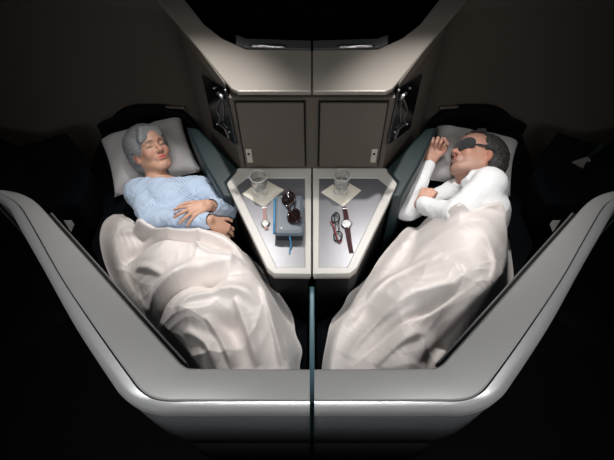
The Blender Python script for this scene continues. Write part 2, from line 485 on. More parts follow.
    lip = [P(236, 45, LZ), P(245, 48.5, LZ), P(311, 50.5, LZ), P(311, 42, LZ), P(247, 40, LZ), P(236, 36, LZ)]
    prism('dark_lip', [mir(p, s) for p in lip], LZ - .05, LZ + .008, M['shell_wall'], T, .004, 3)
    a, b = P(249, 45.5, LZ + .012), P(287, 46.5, LZ + .012)
    tube_mesh('chrome_strip', [mir(a, s), mir(a.lerp(b, .1), s), mir(a.lerp(b, .9), s), mir(b, s)], [.003, .012, .012, .003], M['chrome'], T, squash=.5)

    # ---- control pocket on the angled wall
    p0 = Vector((-.335, 1.51, 0)); dr = (Vector((-.60, 1.965, 0)) - p0).normalized(); nn = Vector((dr.y, -dr.x, 0))
    if nn.y > 0: nn = -nn
    cs4 = [PP(a, b, p0 + nn * .002, nn) for a, b in ((203, 74), (226, 87), (238, 145), (215, 128))]
    T = thing('control_panel', mir(sum(cs4, Vector()) / 4, s), 'glossy black control panel with small lamp on the angled wall beside the ' + sd + ' door', 'control panel', 'black control panels')
    def slab(name, cc, th, m, par, off=0):
        vs = [mir(q + nn * off, s) for q in cc] + [mir(q + nn * (off + th), s) for q in cc]
        k = len(cc)
        fs = [tuple(range(k)), tuple(range(k, 2 * k))] + [(i, (i + 1) % k, k + (i + 1) % k, k + i) for i in range(k)]
        return pyd(name, vs, fs, m, par)
    o = slab('plate', cs4, .008, mat('gloss_black', (.006, .006, .007), .18), T); bevel(o, .003)
    def wp(a, b, off=.012): return PP(a, b, p0 + nn * off, nn)
    hp = wp(222, 96)
    tube_mesh('lamp_head', [mir(wp(217.5, 93, .03), s), mir(wp(222.5, 96.5, .02), s), mir(wp(223.5, 99, .014), s)], [.006, .009, .008], M['chrome'], T)
    tube_mesh('cord', catmull([mir(wp(a, b), s) for a, b in ((220, 100), (217, 110), (220, 118), (219, 124), (224, 128), (227, 134), (229, 139))], 5), .0035, M['rail'], T, seg=6)
    tube_mesh('cord', catmull([mir(wp(a, b), s) for a, b in ((222, 100), (224, 112), (223, 122), (227, 128))], 5), .003, M['rail'], T, seg=6)
    for (a, b) in ((214, 88), (225, 90), (217, 124), (229, 132)):
        q = wp(a, b, .011)
        o = lathe('button', [(.004, -.004), (.005, .0), (.004, .003), (.001, .004)], mir(q, s), M['chrome'], T, 12)

# pale strap on the right armrest
strap = [P(572, 162, .625), P(584, 158, .625), P(588, 157.5, .625), P(591, 161, .625), P(586, 162, .625), P(583, 168, .625)]
T = thing('seat_strap', P(585, 162, .62), 'pale folded seat strap lying on the black armrest at the right', 'strap')
prism('strap_flap', strap, .621, .628, M['belt'], T)
prism('strap_band', [P(584, 158, .625), P(594, 151, .625), P(600, 144, .625), P(605, 145, .625), P(599, 151, .625), P(588, 158, .625)], .6215, .626, M['teal'], T)

# ------------------------------------------------------------------ pillows
def smooth01(t): t = np.clip(t, 0, 1); return t * t * (3 - 2 * t)
def pillow(corners, zb, th, dent, label, seed):
    rnd = random.Random(seed)
    N = 40; vs = []; fs = []
    A, B, C, D = corners
    for side_ in (1, -1):
        for j in range(N + 1):
            for i in range(N + 1):
                u, v = i / N, j / N
                uu, vv = 2 * u - 1, 2 * v - 1
                # pull edges in between the corners
                pu = uu * (1 - .07 * (1 - vv ** 2) * abs(uu) ** 2); pv = vv * (1 - .08 * (1 - uu ** 2) * abs(vv) ** 2)
                u2, v2 = (pu + 1) / 2, (pv + 1) / 2
                p = A * (1 - u2) * (1 - v2) + B * u2 * (1 - v2) + C * u2 * v2 + D * (1 - u2) * v2
                h = (max(0, 1 - uu ** 4) * max(0, 1 - vv ** 4)) ** .45
                wr = .006 * math.sin(9 * uu + 4 * vv + seed) * math.sin(5 * vv - 3 * uu) * h
                z = zb + (th * h if side_ > 0 else -.35 * th * h) + .012 + (wr if side_ > 0 else 0)
                q = Vector((p.x, p.y, z))
                if side_ > 0 and dent:
                    d = (Vector((q.x, q.y)) - Vector(dent[:2])).length
                    q.z -= dent[2] * math.exp(-(d / dent[3]) ** 2)
                    q.z += dent[2] * .25 * math.exp(-((d - dent[3] * 1.5) / .05) ** 2) * h
                    q.z = max(q.z, zb + .01)
                vs.append(q)
    K = (N + 1) ** 2
    for sgn in (0, 1):
        for j in range(N):
            for i in range(N):
                a = sgn * K + j * (N + 1) + i
                fs.append((a, a + 1, a + N + 2, a + N + 1))
    o = pyd('pillow', vs, fs, M['pillow'], None, True)
    bm = bmesh.new(); bm.from_mesh(o.data); bmesh.ops.remove_doubles(bm, verts=bm.verts, dist=.0006)
    bmesh.ops.recalc_face_normals(bm, faces=bm.faces); bm.to_mesh(o.data); bm.free()
    o['label'] = label; o['category'] = 'pillow'; o['group'] = 'grey white pillows'
    return o

# ------------------------------------------------------------------ implicit surfaces for figures
class Field:
    def __init__(s, o, ax, dims, h):
        s.o = np.array(o, float); s.R = np.array(ax, float)  # rows = local axes
        s.h = h; s.n = [int(d / h) + 1 for d in dims]
        s.D = np.full(s.n, 1.0, np.float32)
    def sl(s, pts, r):
        L = (np.array(pts) - s.o) @ s.R.T
        lo = np.floor((L.min(0) - r) / s.h).astype(int); hi = np.ceil((L.max(0) + r) / s.h).astype(int) + 1
        lo = np.clip(lo, 0, s.n); hi = np.clip(hi, 0, s.n)
        return lo, hi
    def grid(s, lo, hi):
        g = np.meshgrid(*[np.arange(lo[i], hi[i], dtype=np.float32) * s.h for i in range(3)], indexing='ij')
        g = np.stack(g, -1)
        return g @ s.R.astype(np.float32) + s.o.astype(np.float32)
    def put(s, lo, hi, d, k, sub=False):
        v = s.D[lo[0]:hi[0], lo[1]:hi[1], lo[2]:hi[2]]
        if sub:
            hh = np.maximum(k - np.abs(-d - v), 0) / k
            r = np.maximum(v, -d) + hh * hh * k * .25
        else:
            hh = np.maximum(k - np.abs(d - v), 0) / k
            r = np.minimum(v, d) - hh * hh * k * .25
        s.D[lo[0]:hi[0], lo[1]:hi[1], lo[2]:hi[2]] = r
    def cap(s, a, b, ra, rb, k=.01, sub=False, flat=None):
        lo, hi = s.sl([a, b], max(ra, rb) + k + .02)
        if (hi <= lo).any(): return
        p = s.grid(lo, hi); a = np.array(a, np.float32); b = np.array(b, np.float32)
        ba = b - a; t = np.clip(((p - a) @ ba) / max(ba @ ba, 1e-9), 0, 1)
        q = p - a - t[..., None] * ba
        if flat is not None:      # flatten along an axis: (axis, factor)
            ax, f = np.array(flat[0], np.float32), flat[1]
            c = q @ ax; q = q + (c * (1 / f - 1))[..., None] * ax
            d = (np.sqrt((q ** 2).sum(-1)) - (ra + (rb - ra) * t)) * f ** .5
        else:
            d = np.sqrt((q ** 2).sum(-1)) - (ra + (rb - ra) * t)
        s.put(lo, hi, d, k, sub)
    def ell(s, c, r, fr, k=.01, sub=False):
        """ellipsoid with frame rows fr"""
        lo, hi = s.sl([c], max(r) + k + .02)
        if (hi <= lo).any(): return
        p = s.grid(lo, hi) - np.array(c, np.float32)
        q = p @ np.array(fr, np.float32).T
        r = np.array(r, np.float32)
        k0 = np.sqrt(((q / r) ** 2).sum(-1)); k1 = np.sqrt(((q / r ** 2) ** 2).sum(-1)) + 1e-6
        s.put(lo, hi, k0 * (k0 - 1) / k1, k, sub)
    def noise(s, fn):
        g = s.grid([0, 0, 0], s.n)
        s.D += fn(g)
    def mesh(s):
        D = s.D; I = D < 0
        nx, ny, nz = D.shape
        c = np.zeros((nx - 1, ny - 1, nz - 1), np.int8)
        for i in (0, 1):
            for j in (0, 1):
                for k in (0, 1):
                    c += I[i:nx - 1 + i, j:ny - 1 + j, k:nz - 1 + k]
        act = np.argwhere((c > 0) & (c < 8))
        idx = np.full(c.shape, -1, np.int32)
        idx[act[:, 0], act[:, 1], act[:, 2]] = np.arange(len(act))
        pos = np.zeros((len(act), 3)); cnt = np.zeros(len(act))
        cor = [(0, 0, 0), (1, 0, 0), (0, 1, 0), (1, 1, 0), (0, 0, 1), (1, 0, 1), (0, 1, 1), (1, 1, 1)]
        val = [D[act[:, 0] + a, act[:, 1] + b, act[:, 2] + e] for a, b, e in cor]
        for a in range(8):
            for b in range(a + 1, 8):
                df = np.abs(np.array(cor[a]) - np.array(cor[b]))
                if df.sum() != 1: continue
                m = (val[a] < 0) != (val[b] < 0)
                t = np.where(m, val[a] / np.where(m, val[a] - val[b], 1), 0)
                p = np.array(cor[a]) + t[:, None] * (np.array(cor[b]) - np.array(cor[a]))
                pos += np.where(m[:, None], p, 0); cnt += m
        pos = (act + pos / cnt[:, None]) * s.h
        V = pos @ s.R + s.o
        Fc = []
        for ax in range(3):
            A = [slice(None)] * 3; B = [slice(None)] * 3
            A[ax] = slice(0, -1); B[ax] = slice(1, None)
            ch = np.argwhere(I[tuple(A)] != I[tuple(B)])
            u, v = (ax + 1) % 3, (ax + 2) % 3
            ok = (ch[:, u] > 0) & (ch[:, v] > 0) & (ch[:, u] < D.shape[u] - 1) & (ch[:, v] < D.shape[v] - 1)
            ch = ch[ok]
            q = []
            for (du, dv) in ((-1, -1), (0, -1), (0, 0), (-1, 0)):
                cc = ch.copy(); cc[:, u] += du; cc[:, v] += dv
                q.append(idx[cc[:, 0], cc[:, 1], cc[:, 2]])
            q = np.stack(q, 1)
            ins = I[ch[:, 0], ch[:, 1], ch[:, 2]]
            q[~ins] = q[~ins][:, ::-1]
            Fc.append(q)
        return V, np.concatenate(Fc)
def field_obj(name, fld, m, parent, keep_largest=True, color=None):
    V, Q = fld.mesh()
    off = np.array(parent['_o'])
    me = bpy.data.meshes.new(name)
    me.vertices.add(len(V)); me.vertices.foreach_set('co', (V - off).astype(np.float32).ravel())
    me.loops.add(len(Q) * 4); me.loops.foreach_set('vertex_index', Q.astype(np.int32).ravel())
    me.polygons.add(len(Q)); me.polygons.foreach_set('loop_start', np.arange(0, len(Q) * 4, 4, dtype=np.int32))
    me.update(calc_edges=True); me.validate()
    if keep_largest:
        # drop loose crumbs
        par = np.arange(len(V))
        e = np.concatenate([Q[:, [0, 1]], Q[:, [1, 2]], Q[:, [2, 3]], Q[:, [3, 0]]])
        for _ in range(300):
            a = par[e[:, 0]]; b = par[e[:, 1]]; mn = np.minimum(a, b)
            old = par.copy()
            np.minimum.at(par, e[:, 0], mn); np.minimum.at(par, e[:, 1], mn)
            par = par[par]
            if (old == par).all(): break
        ids, cn = np.unique(par, return_counts=True)
        big = ids[cn.argmax()]
        if (par != big).any():
            bm = bmesh.new(); bm.from_mesh(me); bm.verts.ensure_lookup_table()
            bmesh.ops.delete(bm, geom=[bm.verts[i] for i in np.nonzero(par != big)[0]], context='VERTS')
            bm.to_mesh(me); bm.free()
    if color:
        co = np.empty(len(me.vertices) * 3, np.float32); me.vertices.foreach_get('co', co)
        cl = color(co.reshape(-1, 3) + off)
        at = me.color_attributes.new('Col', 'FLOAT_COLOR', 'POINT')
        at.data.foreach_set('color', np.concatenate([cl, np.ones((len(cl), 1))], 1).astype(np.float32).ravel())
    return link(name, me, m, parent, True)

def V3(*a): return np.array(a, float)
def unit(v): v = np.array(v, float); return v / np.linalg.norm(v)
def ortho(up, fw):
    up = unit(up); fw = np.array(fw, float); fw = unit(fw - up * (fw @ up)); rt = np.cross(fw, up)
    return np.array([rt, fw, up])   # rows: person's right, forward, up

def hand(fl, w, d, n, s, L, curls, spread=(.16, .04, -.06, -.18), thumb=None, lift=0.0):
    d = unit(d); n = unit(np.array(n) - d * (np.array(n) @ d)); s = np.array(s, float); s = unit(s - d * (s @ d) - n * (s @ n))
    g = L / .18
    kn = []
    for i in range(4):
        base = w + s * (.018, .007, -.006, -.017)[i] * g
        k = w + d * (.50, .525, .495, .45)[i] * L + s * (.031, .0105, -.0105, -.030)[i] * g + n * (.0, .003, .001, -.003)[i] * g
        kn.append(k)
        fl.cap(base, k, .0145 * g, .0112 * g, .010 * g)
    fl.cap(w + d * .2 * L - n * .004 * g + s * .012 * g, w + d * .42 * L - n * .003 * g, .015 * g, .013 * g, .01)
    ln = (.42, .47, .435, .345)
    for i in range(4):
        a = spread[i]
        dd = d * math.cos(a) + s * math.sin(a)
        ang = 0; p = kn[i]
        rr = [.0094, .0088, .0078, .0066]
        for q in range(3):
            ang += curls[i][q] if isinstance(curls[0], (list, tuple)) else curls[q]
            di = dd * math.cos(ang) - n * math.sin(ang)
            e = p + di * ln[i] * L * (.45, .30, .25)[q]
            sc = g * (.88 if i == 3 else 1)
            fl.cap(p, e, rr[q] * sc, rr[q + 1] * sc, .0055 if q == 0 else .002)
            p = e
    th = thumb or [(.30, .048, -.012), (.44, .066, -.018), (.56, .070, -.022)]
    p = w + d * .06 * L + s * .018 * g - n * .004 * g
    for q, (a, b, c) in enumerate(th):
        e = w + d * a * L + s * b * g + n * c * g
        fl.cap(p, e, (.0135, .0108, .0095)[q] * g, (.0108, .0095, .0078)[q] * g, (.010, .003, .002)[q])
        p = e

def head(fl, c, fr, g, male=False, eyes=True):
    W = lambda x, y, z: c + g * (fr[0] * x + fr[1] * y + fr[2] * z)
    E = lambda p, r, k=.01, sub=False, f=fr: fl.ell(W(*p), [q * g for q in r], f, k * g, sub)
    Cp = lambda a, b, ra, rb, k=.006, sub=False: fl.cap(W(*a), W(*b), ra * g, rb * g, k * g, sub)
    E((0, -.016, .040), (.075, .096, .082), .02)
    E((0, .020, -.022), (.061, .070, .088), .03)
    E((0, .030, .045), (.058, .062, .055), .03)
    jw = .047 if not male else .058
    for q in (-1, 1):
        Cp((q * jw, .0, -.052), (q * .022, .066, -.096), .017, .015, .03)
        E((q * .038, .066, -.026), (.020, .018, .022), .022)
        Cp((q * .012, .088, .020), (q * .044, .074, .022), .008, .007, .014)
        # ears
        e = ortho(fr[2] * .97 - fr[1] * .2, fr[1] + fr[2] * .2)
        E((q * .073, -.006, -.012), (.009, .018, .031), .006, False, e)
        E((q * .083, .000, -.008), (.006, .010, .018), .004, True, e)
    E((0, .073, -.098 if male else -.093), (.021 if male else .016, .017, .016), .02)
    # eye sockets and closed lids
    for q in (-1, 1):
        E((q * .030, .098, .004), (.018, .014, .011), .014, True)
        E((q * .031, .0745, .001), (.0145, .0125, .0125), .004)
        Cp((q * .018, .0875, -.004), (q * .043, .081, -.003), .0022, .0022, .001, True)
    # nose
    Cp((0, .082, .012), (0, .1045, -.026), .0075, .0095, .010)
    E((0, .107, -.030), (.0105, .0095, .009), .005)
    for q in (-1, 1):
        E((q * .0115, .097, -.033), (.0075, .009, .0075), .005)
        E((q * .006, .102, -.042), (.003, .003, .002), .002, True)
    # mouth
    E((0, .080, -.060), (.026, .016, .017), .012)
    Cp((-.016, .0895, -.0555), (.016, .0895, -.0555), .0048, .0048, .004)
    Cp((0, .0935, -.0550), (0, .0935, -.0550), .0055, .0055, .004)
    Cp((-.012, .0890, -.0665), (.012, .0890, -.0665), .0058, .0058, .004)
    Cp((-.022, .0935, -.0610), (.022, .0935, -.0610), .0016, .0016, .0015, True)
    E((0, .0925, -.078), (.018, .006, .005), .006, True)
    return W

def face_color(c, fr, g, skin, lip, brow, beard=None, blush=None):
    def fn(p):
        q = ((p - c) @ fr.T) / g
        col = np.tile(np.array(skin), (len(p), 1))
        x, y, z = np.abs(q[:, 0]), q[:, 1], q[:, 2]
        front = smooth01((y - .05) / .02)
        near = (np.linalg.norm(q, axis=1) < .16)
        def bl(m, cc): 
            m = np.clip(m * near, 0, 1)[:, None]
            return col * (1 - m) + np.array(cc) * m
        if blush is not None:
            col = bl(.5 * np.exp(-(((x - .038) / .02) ** 2 + ((z + .03) / .02) ** 2)) * front, blush)
            col = bl(.5 * np.exp(-((x / .012) ** 2 + ((z + .03) / .012) ** 2)) * front, blush)
            col = bl(.6 * smooth01((x - .066) / .01) * smooth01((.05 - np.abs(z + .01)) / .02), blush)
        if beard is not None:
            col = bl(.5 * smooth01((-.030 - z) / .04) * smooth01((y + .02) / .06) * smooth01((z + .16) / .05), beard)
        col = bl(.8 * np.exp(-(((x - .031) / .017) ** 4 + ((z + .001) / .010) ** 4)) * front, np.array(skin) * .78)
        col = bl(smooth01((.019 - x) / .006 + .3) * np.exp(-((z + .061) / .0085) ** 4) * smooth01((y - .078) / .006), lip)
        col = bl(.85 * np.exp(-((z + .0035 + (x - .03) ** 2 * 8) / .0022) ** 2) * smooth01((x - .014) / .003) * smooth01((.048 - x) / .003) * front, (.03, .02, .02))
        bz = .0225 - ((x - .028) ** 2) * 6
        col = bl(.8 * np.exp(-((z - bz) / .0038) ** 2) * smooth01((x - .010) / .004) * smooth01((.050 - x) / .006) * front, brow)
        return col
    return fn

def wn(p, amp, sc, seed):
    x, y, z = p[..., 0] * sc, p[..., 1] * sc, p[..., 2] * sc
    a = np.sin(x * 1.0 + 2.1 * np.sin(y * .8 + seed) + z) * np.sin(y * 1.2 - 1.6 * np.sin(z * 1.1 + x * .6 + seed))
    b = np.sin(x * 2.3 - y * 1.7 + 1.9 * np.sin(z * 2 + seed * 2) + seed) * .5
    return (amp * (a + b)).astype(np.float32)

def frame_of(a, b):
    """grid frame: x along a->b horizontally, z up"""
    d = b - a; d[2] = 0; d = unit(d); z = V3(0, 0, 1); y = np.cross(z, d)
    return np.array([d, y, z])
A_ = lambda v: np.array(v, float)

# ------------------------------------------------------------------ the woman
def woman():
    hc = A_(P(150, 152, .645))
    fr = ortho((-.42, .72, .54), (.66, -.34, .72))
    g = 1.06
    nb = A_(P(159, 184, .565))
    sR = A_(P(139, 193, .545)); sL = A_(P(199, 190, .555))
    ch = A_(P(172, 203, .555)); wa = A_(P(190, 236, .545))
    hR = A_(P(176, 268, .53)); hL = A_(P(222, 262, .53)); pe = (hR + hL) / 2
    kR = A_(P(196, 318, .60)); kL = A_(P(246, 300, .60))
    aR = A_(P(238, 385, .50)); aL = A_(P(275, 372, .50))
    eR = A_(P(151, 219, .60)); wR = A_(P(209, 220, .675)); 
    eL = A_(P(225, 210, .58)); wL = A_(P(208, 205, .705))
    T = thing('person', tuple(pe * V3(1, 1, 0) + V3(0, 0, BZ)), 'sleeping woman with short silver hair and light blue striped shirt in the left bed', 'person')
    R = frame_of(hc.copy(), aR.copy())
    def newf(h, z0=.40):
        pts = np.array([hc, aR, aL, sR, sL, eR, eL]) @ R.T
        lo = pts.min(0) - .18; hi = pts.max(0) + .18
        lo[2] = z0; hi[2] = .86
        return Field(lo @ R, R, hi - lo, h)
    f = newf(.0032)
    W = head(f, hc, fr, g)
    f.cap(W(0, -.022, -.055), nb, .050, .052, .02)
    f.cap(nb, nb + (sR - nb) * .6, .045, .045, .03); f.cap(nb, nb + (sL - nb) * .6, .045, .045, .03)
    f.cap(sR, sL, .055, .055, .03); f.cap(ch, wa, .085, .075, .05); f.cap(wa, pe, .08, .085, .05)
    f.cap(hR, hL, .075, .075, .05)
    for a, b, c in ((hR, kR, aR), (hL, kL, aL)):
        f.cap(a, b, .072, .05, .03); f.cap(b, c, .050, .034, .02)
        f.cap(c, c + V3(.05, -.03, .04), .032, .022, .02)
    f.cap(sR, eR, .040, .034, .02); f.cap(eR, wR, .034, .0235, .015)
    f.cap(sL, eL, .040, .034, .02); f.cap(eL, wL, .034, .0235, .015)
    dL = A_(P(186, 213, .71)) - wL
    f.D[f.D > .9] = 1
    hand(f, wL, dL, V3(.0, -.18, 1), V3(-.35, .9, .1), .158,
         [[.10, .25, .2], [.12, .25, .2], [.12, .28, .2], [.12, .25, .2]], (.30, .02, -.26, -.50), thumb=[(.26, .042, -.006), (.50, .058, -.010), (.72, .060, -.016)])
    dR = A_(P(228, 233, .60)) - wR
    hand(f, wR + unit(dR) * .01, dR, V3(.1, -.2, .9), V3(.5, .8, 0), .165, [.35, .6, .5])
    fc = face_color(hc, fr, g, (.60, .34, .235), (.52, .10, .09), (.10, .09, .09), None, (.62, .26, .20))
    body = field_obj('body', f, M['skin'], T, color=fc)
    body['label'] = 'fair skinned face, hands and forearms'
    # shirt
    f = newf(.004)
    f.cap(sR, sL, .070, .068, .03)
    f.cap(nb + V3(.0, -.05, .0), ch, .07, .095, .05); f.cap(ch, wa, .098, .092, .05); f.cap(wa, pe, .09, .09, .05)
    f.cap(sR, eR, .057, .052, .03); f.cap(eR, eR + (wR - eR) * .95, .052, .040, .02)
    f.cap(sL, eL, .055, .050, .03); f.cap(eL, eL + (wL - eL) * .72, .048, .040, .02)
    # neckline
    f.ell(W(0, .02, -.135), (.068, .075, .045), fr, .012, True)
    f.noise(lambda p: wn(p, .0032, 34, 1.3) + wn(p, .0016, 75, 4.1))
    # open cuffs
    for (e_, w_, t, r) in ((eR, wR, .97, .030), (eL, wL, .74, .031)):
        f.cap(e_ + (w_ - e_) * (t - .02), e_ + (w_ - e_) * (t + .2), r, r, .004, True)
    sh = field_obj('shirt', f, M['shirt_w'], T)
    sh['label'] = 'light blue finely striped shirt'
    # chest pocket line and placket
    # hair
    f = Field(hc - .2, np.eye(3), (.4, .4, .4), .0030)
    Hc = lambda x, y, z: hc + g * (fr[0] * x + fr[1] * y + fr[2] * z)
    f.ell(Hc(0, -.022, .045), [q * g for q in (.093, .112, .098)], fr, .01)
    f.ell(Hc(0, -.065, -.010), [q * g for q in (.076, .068, .078)], fr, .03)
    for q in (-1, 1):
        f.ell(Hc(q * .070, -.010, .035), [t * g for t in (.024, .046, .055)], fr, .03)
    # face opening
    f.ell(Hc(0, .115, -.045), [q * g for q in (.072, .085, .108)], fr, .014, True)
    f.ell(Hc(.0, .06, -.09), [q * g for q in (.10, .085, .085)], fr, .014, True)
    for q in (-1, 1): f.ell(Hc(q * .088, .004, -.024), [t * g for t in (.03, .022, .030)], fr, .008, True)
    # fringe swept to one side
    for i in range(5):
        z0 = .100 - i * .010
        f.cap(Hc(-.050 + i * .003, .050 + i * .004, z0 - .012), Hc(.030 + i * .006, .076, z0 - .010 - i * .003), .020 * g, .013 * g, .014)
    def strands(p):
        q = (p - hc.astype(np.float32)) @ fr.T.astype(np.float32)
        an = np.arctan2(q[..., 0] + .02, q[..., 2] + .0)
        return (.0009 * np.sin(an * 44 + 60 * q[..., 1] + 3 * np.sin(q[..., 1] * 50)) + .0005 * np.sin(an * 71 + q[..., 1] * 40 + q[..., 2] * 60)).astype(np.float32)
    f.noise(strands)
    hr = field_obj('hair', f, M['hair_w'], T); hr['label'] = 'short silver grey hair with side swept fringe'
    # ring
    rp = wL + unit(dL) * .105
    return T, dict(hc=hc, caps=[(ch, wa, .115, .115), (wa, pe, .115, .12), (hR, kR, .11, .085), (hL, kL, .11, .085), (kR, aR, .085, .07), (kL, aL, .085, .07), (hR, hL, .11, .11),
                                (eR, eR + (wR - eR) * .5, .05, .04), (kR, kL, .07, .07)])

# ------------------------------------------------------------------ the man
def man():
    hc = A_(P(476.5, 160, .635))
    fr = ortho((.40, .86, .12), (-.86, .24, .40))
    g = 1.18
    nb = A_(P(484, 184, .60))
    sT = A_(P(489, 185, .69)); sB = A_(P(455, 192, .525))
    ch = A_(P(482, 212, .60)); wa = A_(P(470, 246, .58))
    hT = A_(P(466, 285, .63)); hB = A_(P(455, 290, .53)); pe = (hT + hB) / 2
    kT = A_(P(408, 302, .60)); kB = A_(P(400, 312, .52))
    aT = A_(P(400, 362, .56)); aB = A_(P(365, 380, .50))
    eT = A_(P(455, 214, .70)); wT = A_(P(420, 205, .615))
    eB = A_(P(407, 210, .515)); wB = A_(P(430, 161, .60))
    T = thing('person', tuple(pe * V3(1, 1, 0) + V3(0, 0, BZ)), 'sleeping man in white shirt and charcoal eye mask, fist raised by his face', 'person')
    R = frame_of(hc.copy(), aT.copy())
    def newf(h):
        pts = np.array([hc, aT, aB, sT, eB, wB, kB, hT]) @ R.T
        lo = pts.min(0) - .20; hi = pts.max(0) + .20
        lo[2] = .40; hi[2] = .88
        return Field(lo @ R, R, hi - lo, h)
    f = newf(.0034)
    W = head(f, hc, fr, g, True)
    f.cap(W(0, -.022, -.055), nb, .058, .062, .02)
    f.cap(nb, sT, .055, .055, .04); f.cap(nb, sB, .055, .055, .04)
    f.cap(ch, wa, .10, .095, .05); f.cap(wa, pe, .095, .095, .05); f.cap(hT, hB, .08, .08, .05)
    for a, b, c in ((hT, kT, aT), (hB, kB, aB)):
        f.cap(a, b, .075, .055, .03); f.cap(b, c, .055, .036, .02)
        f.cap(c, c + V3(-.08, -.02, 0), .035, .025, .02)
    f.cap(sT, eT, .045, .040, .02); f.cap(eT, wT, .040, .027, .015)
    f.cap(sB, eB, .045, .040, .02); f.cap(eB, wB, .040, .027, .015)
    # raised fist with the curled fingers turned outwards
    dB = A_(P(436, 147, .64)) - wB
    hand(f, wB + unit(dB) * .012, dB, V3(.1, .55, -.8), V3(1, .1, .1), .185, [1.35, 1.6, .9], (.08, .02, -.04, -.10),
         thumb=[(.30, .042, -.014), (.48, .042, -.034), (.56, .018, -.050)])
    # tucked hand
    dT = A_(P(430, 189, .63)) - wT
    hand(f, wT + unit(dT) * .01, dT, V3(-.2, -.2, .9), V3(.3, -.9, 0), .165, [.9, 1.5, 1.1], (.08, .02, -.04, -.10),
         thumb=[(.28, .034, -.014), (.42, .034, -.030), (.50, .018, -.040)])
    fc = face_color(hc, fr, g, (.62, .34, .25), (.48, .21, .17), (.10, .09, .08), (.36, .235, .19), (.66, .25, .18))
    b = field_obj('body', f, M['skin'], T, color=fc)
    b['label'] = 'fair skinned face with grey stubble, hands and forearms'
    f = newf(.0042)
    f.cap(W(0, .0, -.112), nb, .062, .075, .03); f.cap(nb + V3(.015, -.055, .0), ch, .075, .115, .05); f.cap(ch, wa, .115, .11, .05); f.cap(wa, pe, .11, .11, .05)
    f.cap(nb + V3(.02, -.01, .02), sT, .07, .080, .03); f.cap(nb + V3(-.01, 0, 0), sB, .06, .062, .04)
    f.cap(sT, eT, .070, .058, .03); f.cap(eT, eT + (wT - eT) * .88, .056, .042, .02)
    f.cap(sB, eB, .058, .050, .02); f.cap(eB, eB + (wB - eB) * .90, .050, .036, .02)
    f.cap(W(0, .035, -.06), W(0, .03, -.105), .068, .050, .006, True)
    f.noise(lambda p: wn(p, .0034, 22, 2.2) + wn(p, .0010, 60, 1.1))
    for (e_, w_, t, r) in ((eT, wT, .92, .032), (eB, wB, .94, .030)):
        f.cap(e_ + (w_ - e_) * (t - .02), e_ + (w_ - e_) * (t + .2), r, r, .004, True)
    sh = field_obj('shirt', f, M['shirt_man'], T); sh['label'] = 'white long sleeved shirt'
    # hair
    f = Field(hc - .2, np.eye(3), (.4, .4, .4), .0030)
    Hc = W
    f.ell(Hc(0, -.032, .046), [q * g for q in (.086, .102, .095)], fr, .01)
    f.ell(Hc(0, -.062, -.005), [q * g for q in (.070, .062, .070)], fr, .03)
    f.ell(Hc(0, .118, -.02), [q * g for q in (.085, .085, .112)], fr, .012, True)
    f.ell(Hc(0, .060, -.10), [q * g for q in (.10, .085, .085)], fr, .012, True)
    for q in (-1, 1): f.ell(Hc(q * .086, -.002, -.024), [t * g for t in (.03, .026, .034)], fr, .008, True)
    for i in range(8):
        x = -.05 + i * .0145
        f.cap(Hc(x * .8, .035, .115), Hc(x, .078 - abs(x) * .3, .092 - .008 * (i % 2)), .012 * g, .007 * g, .006)
    f.noise(lambda p: wn(p, .0026, 210, .5) + wn(p, .002, 330, 2.5))
    hr = field_obj('hair', f, M['hair_m'], T); hr['label'] = 'short dark hair going grey'
    # eye mask: a padded shield following the face, with a band round the head
    f = Field(hc - .2, np.eye(3), (.4, .4, .4), .0026)
    Cm = lambda a, b, ra, rb, k=.01, sub=False: f.cap(W(*a), W(*b), ra * g, rb * g, k * g, sub)
    for q in (-1, 1):
        f.ell(W(q * .034, .082, .006), [t * g for t in (.041, .020, .036)], ortho(fr[2], fr[1] + fr[0] * q * .45), .012)
    f.ell(W(0, .092, .016), [t * g for t in (.024, .014, .024)], fr, .012)
    mk = field_obj('eye_mask', f, M['mask'], T); mk['label'] = 'charcoal padded eye mask'
    pts = []
    for i in range(41):
        an = math.radians(32 + (360 - 64) * i / 40)
        x = .081 * math.sin(an); y = -.004 + .092 * math.cos(an)
        rr = 1.0
        pts.append(Vector(W(x * rr * 1.05, (y - .010) * 1.06, .008 + .010 * (1 - math.cos(an)))))
    bd = ribbon('strap', pts, [Vector(fr[2])] * len(pts), .011, .003, M['mask'], T)
    bd.parent = mk
    # small pale mark on the mask
    q = ortho(fr[2], fr[1] + fr[0] * .45)
    c0 = W(.036, .1035, .006)
    vs = []
    for (a, b) in ((-.004, -.005), (-.001, -.005), (.0, -.001), (.004, -.003), (.002, .001), (-.001, .006), (-.003, .002)):
        vs.append(Vector(c0 + q[0] * a + q[2] * b))
    vs = vs + [v + Vector(q[1]) * .0015 for v in vs]; k = 7
    lg = pyd('mark', vs, [tuple(range(k)), tuple(range(k, 2 * k))] + [(i, (i + 1) % k, k + (i + 1) % k, k + i) for i in range(k)], M['white'], T)
    lg.parent = mk; lg['label'] = 'tiny white logo mark'
    return T, dict(hc=hc, caps=[(ch, wa, .14, .135), (wa, pe, .135, .14), (hT, kT, .12, .09), (hB, kB, .10, .09), (kT, aT, .09, .07), (kB, aB, .08, .07), (hT, hB, .12, .10),
                                (eT, eT + (wT - eT) * .3, .06, .05), (eB, eB + (wB-eB)*.1, .05, .05)])

